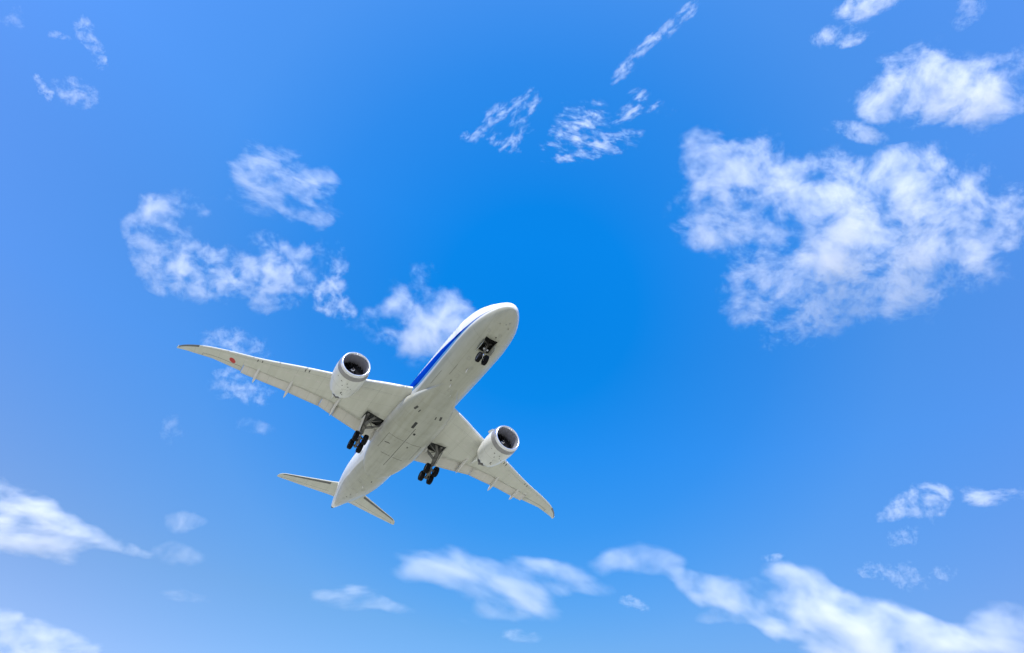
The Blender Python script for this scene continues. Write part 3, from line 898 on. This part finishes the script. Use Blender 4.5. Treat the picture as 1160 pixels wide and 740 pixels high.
def make_main_gear(sgn):
    y0 = 4.92
    Y = lambda y: sgn * y
    top, knee, piv = Vector((26.95, Y(5.15), -1.05)), Vector((27.65, Y(4.98), -3.2)), Vector((28.02, Y(y0), -4.45))
    bm = bmesh.new()
    tube(bm, top, knee, .29, .25, 20)                       # outer cylinder
    tube(bm, top + Vector((-.7, 0, -.1)), top + Vector((.65, 0, .0)), .17, .17, 14)  # trunnion
    tube(bm, knee + Vector((0, 0, .05)), knee + Vector((.03, 0, -.14)), .26, .25, 20)
    tube(bm, top.lerp(knee, .45), top.lerp(knee, .58), .27, .27, 18)
    # torque links
    for s2 in (-1, 1):
        tube(bm, knee + Vector((.2, s2 * .14, .2)), knee.lerp(piv, .45) + Vector((.55, s2 * .05, 0)), .055, .05, 8)
        tube(bm, knee.lerp(piv, .45) + Vector((.55, s2 * .05, 0)), piv + Vector((.15, s2 * .12, .12)), .05, .055, 8)
    g = link('main_landing_gear', from_bm(bm, 'main_landing_gear'), M_STRUT, jet)
    bm = bmesh.new(); tube(bm, knee, piv, .14, .14, 18)
    link('oleo_piston', from_bm(bm, 'oleo_piston'), M_CHROME, g)
    # bogie: nose of the truck tipped up
    tilt = R(18)
    d = Vector((math.cos(tilt), 0, -math.sin(tilt)))
    bm = bmesh.new()
    tube(bm, piv - d * .86, piv + d * .86, .17, .17, 14)
    tube(bm, piv + Vector((0, -.24, 0)), piv + Vector((0, .24, 0)), .2, .2, 14)
    for e_ in (-.71, .71):
        tube(bm, piv + d * e_ + Vector((0, -.78, 0)), piv + d * e_ + Vector((0, .78, 0)), .10, .10, 12)
    tube(bm, piv - d * .7 + Vector((0, .0, .1)), knee + Vector((-.15, 0, 0)), .05, .05, 8)
    link('bogie_beam', from_bm(bm, 'bogie_beam'), M_STRUT, g)
    for e_ in (-.71, .71):
        for s2 in (-1, 1):
            wheel(W_MAIN, piv + d * e_ + Vector((0, s2 * .60, 0)), g)
    # braces
    bm = bmesh.new()
    mid = top.lerp(knee, .72)
    for s2 in (-.09, .09):
        tube(bm, mid + Vector((s2, -sgn * .1, 0)), Vector((27.2 + s2, Y(4.0), -2.2)), .11, .11, 10)
        tube(bm, Vector((27.2 + s2, Y(4.0), -2.2)), Vector((26.9 + s2, Y(3.05), -1.55)), .08, .09, 10)
    tube(bm, Vector((27.2, Y(4.0), -2.2)), top + Vector((.1, -sgn * .1, -.35)), .05, .05, 8)
    tube(bm, Vector((27.05, Y(4.0), -2.2)), Vector((27.4, Y(4.0), -2.2)), .10, .10, 10)
    link('side_brace', from_bm(bm, 'side_brace'), M_STRUT, g)
    bm = bmesh.new()
    for s2 in (-.09, .09):
        tube(bm, mid + Vector((-.12, s2, 0)), Vector((26.6, Y(4.85) + s2, -2.15)), .10, .10, 10)
        tube(bm, Vector((26.6, Y(4.85) + s2, -2.15)), Vector((25.95, Y(4.3) + s2, -1.5)), .075, .085, 10)
    tube(bm, Vector((26.6, Y(4.7), -2.15)), Vector((26.6, Y(5.0), -2.15)), .10, .10, 10)
    tube(bm, Vector((26.6, Y(4.85), -2.15)), Vector((26.2, Y(3.4), -1.5)), .055, .055, 8)
    link('drag_brace', from_bm(bm, 'drag_brace'), M_STRUT, g)
    # leg door on the outboard side, small door inboard
    bm = bmesh.new()
    A = [Vector((26.3, Y(5.50), -1.55)), Vector((27.35, Y(5.55), -1.5)), Vector((27.85, Y(5.42), -2.5)), Vector((27.9, Y(5.32), -3.15)), Vector((27.35, Y(5.32), -3.2)), Vector((26.75, Y(5.42), -2.5))]
    off = Vector((0, Y(.06), 0))
    loft(bm, [A, [p + off for p in A]])
    tube(bm, Vector((27.3, Y(5.45), -2.2)), top.lerp(knee, .5), .05, .05, 8)
    link('gear_door', from_bm(bm, 'gear_door'), M_FAIR, g, smooth=False)
    bm = bmesh.new()
    A = [Vector((26.1, Y(3.02), -1.95)), Vector((27.3, Y(3.02), -1.95)), Vector((27.2, Y(3.35), -2.45)), Vector((26.3, Y(3.35), -2.45))]
    loft(bm, [A, [p + Vector((0, Y(.05), .03)) for p in A]])
    link('gear_door', from_bm(bm, 'gear_door'), M_FAIR, g, smooth=False)
    # hoses
    bm = bmesh.new()
    for s2, off_ in ((.2, .1), (-.16, .2), (.05, .26)):
        pts = [top + Vector((off_, s2, -.2)), top.lerp(knee, .5) + Vector((.26 + off_ * .5, s2, 0)), knee + Vector((.26, s2, 0)), piv + Vector((.3, s2, .3))]
        for a, b in zip(pts, pts[1:]): tube(bm, a, b, .022, .022, 6)
    link('hydraulic_line', from_bm(bm, 'hydraulic_line'), M_DARK, g)
make_main_gear(1)
make_main_gear(-1)

bm = bmesh.new()
tp, kn, ax_ = Vector((4.95, 0, -2.3)), Vector((5.25, 0, -3.3)), Vector((5.47, 0, -4.2))
tube(bm, tp, kn, .16, .14, 16)
tube(bm, tp + Vector((0, -.5, 0)), tp + Vector((0, .5, 0)), .09, .09, 12)
tube(bm, kn + Vector((0, 0, .1)), kn + Vector((.02, 0, -.12)), .18, .17, 16)
tube(bm, kn + Vector((-.1, -.2, .12)), kn + Vector((-.1, .2, .12)), .08, .08, 10)
tube(bm, ax_ + Vector((0, -.4, 0)), ax_ + Vector((0, .4, 0)), .08, .08, 12)
for s in (-.07, .07):
    tube(bm, kn + Vector((.15, s, -.1)), kn.lerp(ax_, .5) + Vector((.34, s, 0)), .035, .035, 8)
    tube(bm, kn.lerp(ax_, .5) + Vector((.34, s, 0)), ax_ + Vector((.1, s, .08)), .035, .035, 8)
ng = link('nose_landing_gear', from_bm(bm, 'nose_landing_gear'), M_STRUT, jet)
bm = bmesh.new()
for s in (-.07, .07): tube(bm, kn + Vector((-.05, s, .15)), Vector((4.35, s * 3, -2.35)), .05, .05, 8)
link('drag_brace', from_bm(bm, 'drag_brace'), M_DARK, ng)
bm = bmesh.new(); tube(bm, kn, ax_, .10, .10, 16)
link('oleo_piston', from_bm(bm, 'oleo_piston'), M_CHROME, ng)
for s in (-1, 1): wheel(W_NOSE, ax_ + Vector((0, s * .37, 0)), ng)
for s in (-1, 1):
    bm = bmesh.new()
    A = [Vector((4.3, s * .60, -2.72)), Vector((5.95, s * .60, -2.80)), Vector((5.9, s * .74, -3.3)), Vector((5.7, s * .78, -3.52)), Vector((4.6, s * .76, -3.4)), Vector((4.35, s * .72, -3.2))]
    loft(bm, [A, [p + Vector((0, s * .045, .01)) for p in A]])
    link('gear_door', from_bm(bm, 'gear_door'), M_FUS, ng, smooth=False)
    bm = bmesh.new()
    c = kn + Vector((-.22, s * .2, .1))
    revolve(bm, [(-.06, .085), (-.05, .10), (.04, .10), (.10, .05), (.12, 0)], c, (1, 0, 0), 16)
    revolve(bm, [(-.055, 0), (-.05, .085)], c, (1, 0, 0), 16)
    link('taxi_light', from_bm(bm, 'taxi_light'), M_LIGHT, ng)

# ================================================================== clouds
# each cloud is a body of its own: ellipsoidal billows joined into one closed hull, filled with scattering vapour whose density is
# broken up by fractal noise. They float at their own height above the ground, far beyond the airliner.
GROW, HULL = 1.3, .96
def sky_dir(px, py):
    return (CR @ Vector(((px - 580) / FPX, (370 - py) / FPX, -1))).normalized()

def cloud(label, billows, height=1100.0, tau=1.6, tex=1.0, streak=1.0, ragged=1.0, thr=0.30, detail=9, rough=0.62, warp=.8, group=None):
    """billows: (bearing column, row, half length, half height, tilt, weight) in the survey grid of the photograph (1160 x 740)"""
    mx = sum(b[0] for b in billows) / len(billows); my = sum(b[1] for b in billows) / len(billows)
    d0 = sky_dir(mx, my)
    dist = height / max(d0.z, .12)
    org = CAM_POS + d0 * dist
    ells = []
    for b in billows:
        px, py, rx, ry, an = b[:5]
        rx *= GROW; ry *= GROW
        wt = b[5] if len(b) > 5 else 1.0
        ca, sa = math.cos(R(an)), math.sin(R(an))
        C = CAM_POS + sky_dir(px, py) * dist
        U = CAM_POS + sky_dir(px + rx * ca, py + rx * sa) * dist - C
        V = CAM_POS + sky_dir(px - ry * sa, py + ry * ca) * dist - C
        lu, lv = U.length, V.length
        u = U.normalized(); v = (V - V.dot(u) * u).normalized(); n_ = u.cross(v)
        ells.append((C - org, Matrix((u, v, n_)).transposed(), Vector((lu, lv, max(.55 * min(lu, lv), .22 * max(lu, lv)))), wt))
    # hull
    bm = bmesh.new()
    for C, Rm, S, wt in ells:
        bmesh.ops.create_icosphere(bm, subdivisions=3, radius=1, matrix=Matrix.Translation(C) @ Rm.to_4x4() @ Matrix.Diagonal((*(S * HULL), 1)))
    me = from_bm(bm, 'cloud', False)
    o = bpy.data.objects.new('cloud', me); COL.objects.link(o)
    o.location = org
    if len(ells) > 1:
        big = max(max(o.dimensions), 1)
        md = o.modifiers.new('join', 'REMESH'); md.mode = 'VOXEL'
        md.voxel_size = max(min(min(S) for _, _, S, _ in ells) * .3, max(max(S) for _, _, S, _ in ells) * .07)
        bpy.context.view_layer.update()
        me2 = bpy.data.meshes.new_from_object(o.evaluated_get(bpy.context.evaluated_depsgraph_get()))
        o.modifiers.clear(); o.data = me2; bpy.data.meshes.remove(me)
    # vapour
    big = max(ells, key=lambda e: e[2].x * e[2].y * e[3])
    m = bpy.data.materials.new('cloud_vapour'); m.use_nodes = True
    t = m.node_tree; t.nodes.clear()
    L = t.links.new
    def nd(ty, **k):
        x = t.nodes.new(ty)
        for a, b in k.items(): setattr(x, a, b)
        return x
    def mt(op, a, b=None, c=None, clamp=False):
        x = nd('ShaderNodeMath', operation=op, use_clamp=clamp)
        for i, q in enumerate((a, b, c)):
            if q is None: continue
            if isinstance(q, (int, float)): x.inputs[i].default_value = q
            else: L(q, x.inputs[i])
        return x.outputs[0]
    tcn = nd('ShaderNodeTexCoord')
    P = tcn.outputs['Object']
    # the billows' outlines are bent by slow turbulence
    sc = 90.0 * tex
    wz = nd('ShaderNodeTexNoise'); wz.inputs['Scale'].default_value = 1 / (sc * 1.5); wz.inputs['Detail'].default_value = 2
    L(P, wz.inputs['Vector'])
    wv = nd('ShaderNodeVectorMath', operation='MULTIPLY_ADD'); L(wz.outputs['Color'], wv.inputs[0])
    small = sorted(min(S.x, S.y) for _, _, S, _ in ells)[len(ells) // 2]
    amp = small * .95 * warp
    wv.inputs[1].default_value = (amp,) * 3; wv.inputs[2].default_value = (-amp / 2,) * 3
    wp = nd('ShaderNodeVectorMath', operation='ADD'); L(P, wp.inputs[0]); L(wv.outputs[0], wp.inputs[1])
    acc = None
    for C, Rm, S, wt in ells:
        mp = nd('ShaderNodeMapping', vector_type='TEXTURE')
        mp.inputs['Location'].default_value = C; mp.inputs['Rotation'].default_value = Rm.to_euler('XYZ'); mp.inputs['Scale'].default_value = S
        L(wp.outputs[0], mp.inputs[0])
        gr = nd('ShaderNodeTexGradient', gradient_type='SPHERICAL'); L(mp.outputs[0], gr.inputs[0])
        acc = mt('MULTIPLY', gr.outputs['Fac'], wt) if acc is None else mt('MULTIPLY_ADD', gr.outputs['Fac'], wt, acc)
    acc = mt('MINIMUM', mt('MULTIPLY', acc, 1.2), .62)
    ref = sorted(S.x for _, _, S, _ in ells)[len(ells) // 2]
    mp = nd('ShaderNodeMapping', vector_type='TEXTURE')
    mp.inputs['Rotation'].default_value = big[1].to_euler('XYZ')
    mp.inputs['Scale'].default_value = (sc * streak, sc, sc * 3)
    mp.inputs['Location'].default_value = (random.uniform(-9e2, 9e2), random.uniform(-9e2, 9e2), random.uniform(-9e2, 9e2))
    L(P, mp.inputs[0])
    nz = nd('ShaderNodeTexNoise'); nz.inputs['Scale'].default_value = 1.0; nz.inputs['Detail'].default_value = detail
    nz.inputs['Roughness'].default_value = min(.8, rough + .11); nz.inputs['Distortion'].default_value = .22
    L(mp.outputs[0], nz.inputs['Vector'])
    n = mt('SUBTRACT', nz.outputs[0], .5)
    f = mt('MULTIPLY_ADD', n, 3.1 * ragged, acc)
    f = mt('SUBTRACT', f, thr)
    f = mt('MULTIPLY', f, mt('MULTIPLY', mt('SUBTRACT', acc, 1.2 * (1 - HULL)), 4.0, clamp=True))
    f = mt('POWER', mt('MAXIMUM', f, 0.0), 1.6)
    f = mt('DIVIDE', f, mt('MULTIPLY_ADD', f, .7, 1.0))
    depth = 2 * sorted(S.z for _, _, S, _ in ells)[len(ells) // 2]
    den = mt('MULTIPLY', f, tau / depth * 2.3)
    vs = nd('ShaderNodeVolumeScatter'); vs.inputs['Anisotropy'].default_value = VAP_G
    vs.inputs['Color'].default_value = (1, 1, 1, 1)
    L(den, vs.inputs['Density'])
    out = nd('ShaderNodeOutputMaterial')
    L(vs.outputs[0], out.inputs['Volume'])
    # nearly clear skin added over the hull; its trace of scattering follows the density
    tr = nd('ShaderNodeBsdfTransparent'); df = nd('ShaderNodeBsdfTranslucent'); mx_ = nd('ShaderNodeMixShader')
    L(mt('MULTIPLY', f, .05, clamp=True), mx_.inputs[0]); L(tr.outputs[0], mx_.inputs[1]); L(df.outputs[0], mx_.inputs[2])
    L(mx_.outputs[0], out.inputs['Surface'])
    m.cycles.volume_sampling = 'MULTIPLE_IMPORTANCE'
    m.cycles.homogeneous_volume = False
    o.data.materials.clear(); o.data.materials.append(m)
    for p in o.data.polygons: p.use_smooth = True
    tag(o, label, 'cloud', group)
    return o
VAP_G = 0.0

cloud('largest cloud, broad and broken, blue showing through its ragged lower left part',
      [(808, 170, 50, 28, -14, .8), (858, 172, 42, 26, -20, .7), (808, 238, 50, 46, 0), (868, 225, 62, 48, 0), (955, 220, 88, 48, 0, 1.15), (1050, 226, 88, 54, 10, 1.2), (1005, 270, 95, 66, 0), (1105, 262, 68, 62, 30),
       (1000, 322, 70, 42, 20), (905, 290, 60, 40, 20, .65), (930, 335, 52, 36, 20, .55), (868, 350, 62, 40, 20, .7), (905, 368, 52, 30, 0, .7), (842, 312, 34, 30, 0, .5)], tau=1.75, tex=0.95, ragged=1.02, rough=0.66, detail=8, thr=0.27)
cloud('puffy white cloud with upturned ends, above the largest cloud',
      [(1030, 88, 52, 44, 0), (1084, 106, 72, 42, 10), (1135, 98, 32, 52, 15), (1030, 120, 54, 32, 0), (990, 112, 34, 24, 0, .8)], tau=1.7, tex=0.85, rough=0.64, ragged=0.95, thr=0.26)
cloud('small torn strip of cloud between the two big puffy clouds',
      [(962, 148, 28, 12, 10), (988, 155, 28, 10, 8, .8)], tau=0.8, tex=.5)
cloud('small tapering puff of cloud just below a white puff cut off by the top edge',
      [(946, 42, 30, 14, -4), (966, 39, 24, 12, -15, .8)], tau=1.2, tex=.5)
cloud('white puff cut off by the top edge, over a smaller tapering puff',
      [(968, 10, 26, 17, -10), (996, 2, 34, 13, -15)], tau=1.5, tex=.6)
cloud('faint upright wisp by the top edge near the corner', [(1097, 12, 16, 24, 25), (1090, 28, 9, 14, 30, .7)], tau=0.5, tex=0.35)
cloud('tiny faint tuft at the edge beside the largest cloud', [(1150, 222, 15, 12, 0)], tau=.6, tex=.5)
cloud('long thin diagonal streak of cloud, rising steeply to a split end',
      [(768, 24, 32, 8, -44), (740, 46, 42, 8, -41), (709, 75, 26, 10, -44), (785, 15, 16, 7, -30, .7)], tau=0.8, tex=0.2, ragged=1.4, rough=0.64, streak=2.0, thr=0.36)
cloud('torn speckled wisp shaped like a bent hook, left of another speckled wisp',
      [(598, 120, 12, 24, 28), (583, 152, 26, 13, -42), (566, 128, 30, 11, -28, .8), (547, 146, 20, 10, -50, .7), (570, 162, 24, 10, 25, .8), (530, 154, 9, 9, 0, .6)], tau=0.8, tex=0.2, ragged=1.7, rough=0.64, streak=2.0, thr=0.42)
cloud('brightest of the speckled wisps, with a curved tail underneath',
      [(664, 146, 26, 32, 18), (638, 140, 13, 24, 20, .8), (630, 160, 22, 12, -32, .7), (668, 172, 50, 10, -10), (698, 160, 34, 11, -22, .8)], tau=0.7, tex=0.17, ragged=1.7, rough=0.64, streak=2.0, thr=0.42)
cloud('small feathery wisp pointing up, right of the speckled wisps', [(722, 117, 18, 15, -30), (706, 134, 22, 10, -38, .8), (744, 122, 28, 9, 0, .5)], tau=0.65, tex=0.2, ragged=1.7, streak=2.0, rough=0.64, thr=0.4)
cloud('tiny crooked white tuft, highest in the corner left of the plane', [(96, 34, 12, 17, 10), (103, 48, 10, 10, 50, .8), (111, 62, 10, 18, -12)], tau=0.75, tex=0.2)
cloud('short bright wisp with a brighter lower tip beside a fan shaped wisp', [(48, 98, 7, 15, -18), (53, 107, 8, 8, 0)], tau=0.8, tex=0.2)
cloud('faint fan shaped wisp beside a short bright wisp', [(84, 104, 26, 15, 12), (98, 110, 16, 14, 40, .8)], tau=0.55, tex=0.2, ragged=1.15)
cloud('faint smudge of cloud in the top corner', [(14, 26, 16, 9, 10), (17, 8, 9, 10, 0, .7)], tau=0.4, tex=0.25)
cloud('tiny pale fleck below the corner smudge, left of a crooked tuft', [(67, 41, 13, 6, 15)], tau=0.4, tex=0.2)
cloud('fish shaped patch of thin cloud with a pointed tail, alone above the starboard wing',
      [(287, 195, 28, 32, -10), (328, 205, 52, 34, 24), (358, 222, 32, 28, 25), (342, 238, 34, 18, 20), (300, 228, 40, 18, 15, .7), (264, 226, 28, 11, 15, .6)], tau=0.85, tex=0.5, streak=1.8, rough=0.58, ragged=0.95)
cloud('crescent shaped soft cloud, leftmost of three in a row',
      [(186, 242, 46, 26, -12, .85), (168, 268, 26, 34, 0), (192, 296, 40, 34, 20), (236, 308, 48, 34, 12), (205, 322, 40, 20, 20, .8)], tau=0.95, tex=0.5, rough=0.54, ragged=0.85, thr=0.27)
cloud('rounded soft cloud in the middle of three in a row', [(298, 306, 38, 38, 0), (330, 308, 32, 38, 20), (358, 290, 18, 22, 35, .55), (302, 338, 30, 18, 0, .8)], tau=1.0, tex=0.45, rough=0.54, ragged=0.85, thr=0.27)
cloud('narrow upright flame shaped cloud, beside the rounded one', [(382, 308, 13, 32, 8), (370, 334, 26, 22, 35), (388, 352, 18, 16, 40, .9)], tau=0.95, tex=0.35, ragged=0.85, rough=0.54, thr=0.27)
cloud('soft veil of cloud half hidden by the nose of the airliner',
      [(484, 340, 46, 36, 20), (512, 356, 38, 28, 10), (470, 372, 54, 30, 10), (426, 358, 34, 16, -15, .7), (485, 392, 40, 30, 0, .6)], tau=1.25, tex=1.0, ragged=0.85, rough=0.52, thr=0.28)
cloud('thin patch of cloud peeping over the starboard wingtip', [(258, 390, 34, 20, 10), (282, 396, 26, 22, 20)], tau=0.65, tex=0.4)
cloud('very faint torn veil below the starboard wingtip', [(262, 428, 26, 12, 35), (280, 438, 32, 18, 20), (256, 436, 22, 16, 10, .7)], tau=.5, tex=.4, ragged=1.2)
cloud('small oval puff under the starboard wing', [(286, 484, 26, 11, 5)], tau=0.55, tex=0.8, ragged=.6, rough=.5)
cloud('dim upright smudge left of the small oval puff', [(196, 486, 15, 20, -15)], tau=0.3, tex=0.6)
cloud('bright heavy cloud at the edge, trailing a long thin tail to the right',
      [(8, 590, 50, 44, 10, 1.2), (45, 604, 60, 24, 18), (50, 582, 60, 18, 22, .9), (100, 608, 62, 15, 16, .85), (136, 620, 44, 8, 14, .55), (0, 562, 14, 28, -10), (50, 622, 44, 14, 15, .8)], tau=1.5, tex=1.5, streak=2.2, ragged=0.85, rough=0.46, thr=0.27)
cloud('small rounded puff above a dimmer puff, behind the tail', [(206, 591, 24, 13, 5), (220, 591, 14, 8, 0, .6)], tau=0.8, tex=1.2, ragged=0.5, rough=0.42, thr=0.25)
cloud('dim soft puff just below a small rounded puff', [(205, 629, 28, 13, 10), (190, 622, 22, 14, 0, .4)], tau=0.45, tex=1.2, ragged=0.5, rough=0.42, thr=0.25)
cloud('low faint sliver of cloud under two stacked puffs', [(212, 676, 30, 8, 8)], tau=0.4, tex=1.2, streak=2, ragged=.6)
cloud('bright sloping bank of cloud in the bottom corner', [(16, 712, 54, 20, 10), (66, 728, 56, 17, 16), (30, 736, 70, 18, 5)], tau=1.3, tex=1.6, streak=2, ragged=0.58, rough=0.42, thr=0.25)
cloud('thin cloud drawn out to sharp points at both ends, below the tail', [(400, 678, 44, 15, -2), (430, 683, 44, 8, 14, .9), (368, 672, 32, 7, 12, .7)], tau=.95, tex=1.0, streak=2.5, ragged=0.58, rough=0.42, thr=0.25)
cloud('wide streaky cloud with two arms reaching right, at the bottom middle',
      [(490, 640, 46, 18, 20, .8), (535, 652, 62, 24, 22), (585, 676, 58, 26, 10), (612, 643, 62, 13, 6, 1.0), (650, 664, 54, 14, 6, .85), (472, 650, 32, 11, 0, .7), (560, 694, 46, 12, -5, .5)], tau=1.25, tex=1.5, streak=2.4, ragged=0.58, rough=0.42, thr=0.25)
cloud('smooth lens shaped cloud, touching the big bottom cloud at its tip', [(718, 635, 54, 20, -2), (752, 640, 38, 14, 12, .8)], tau=1.15, tex=1.6, streak=2, ragged=0.58, rough=0.42, thr=0.25)
cloud('long heavy white cloud sinking to the bottom corner, brightest in the lower sky',
      [(785, 660, 46, 18, 18), (830, 676, 60, 24, 12), (890, 676, 60, 38, 15, 1.2), (935, 700, 90, 46, 18, 1.2), (1000, 722, 84, 40, 8), (1066, 734, 60, 30, 5), (1130, 722, 60, 36, -12), (812, 700, 32, 9, 5, .7)], tau=1.6, tex=1.5, streak=1.5, ragged=0.58, rough=0.42, thr=0.25)
cloud('tiny oval puff nearest the bottom edge', [(592, 721, 28, 9, 3)], tau=.8, tex=1.2, streak=1.6, ragged=.6)
cloud('small fraying tuft between the lens shaped cloud and the bottom edge', [(718, 684, 20, 9, 12)], tau=.65, tex=.7, streak=1.6)
cloud('tiny sliver above the long heavy cloud', [(876, 632, 15, 5, -6)], tau=.7, tex=.7)
cloud('rounded cottony cloud with a ragged left end, alone at the right', [(1046, 570, 36, 22, -8), (1016, 581, 30, 10, -12, .8), (1060, 562, 20, 16, 0, .8)], tau=1.05, tex=.8, rough=.6)
cloud('tapered cloud running off the edge beside the cottony one', [(1136, 563, 42, 11, -8), (1092, 562, 34, 14, -4, .4)], tau=1.1, tex=.9, streak=1.8)
for px, py, a, b, an in ((1024, 608, 22, 13, -20), (1026, 652, 28, 16, 10), (1068, 650, 16, 10, -25), (992, 646, 24, 10, 0)):
    cloud('faint fleck of thin cloud in the loose scatter under the cottony cloud', [(px, py, a, b, an)], tau=.34, tex=.3, ragged=1.2, group='faint flecks under the cottony cloud')
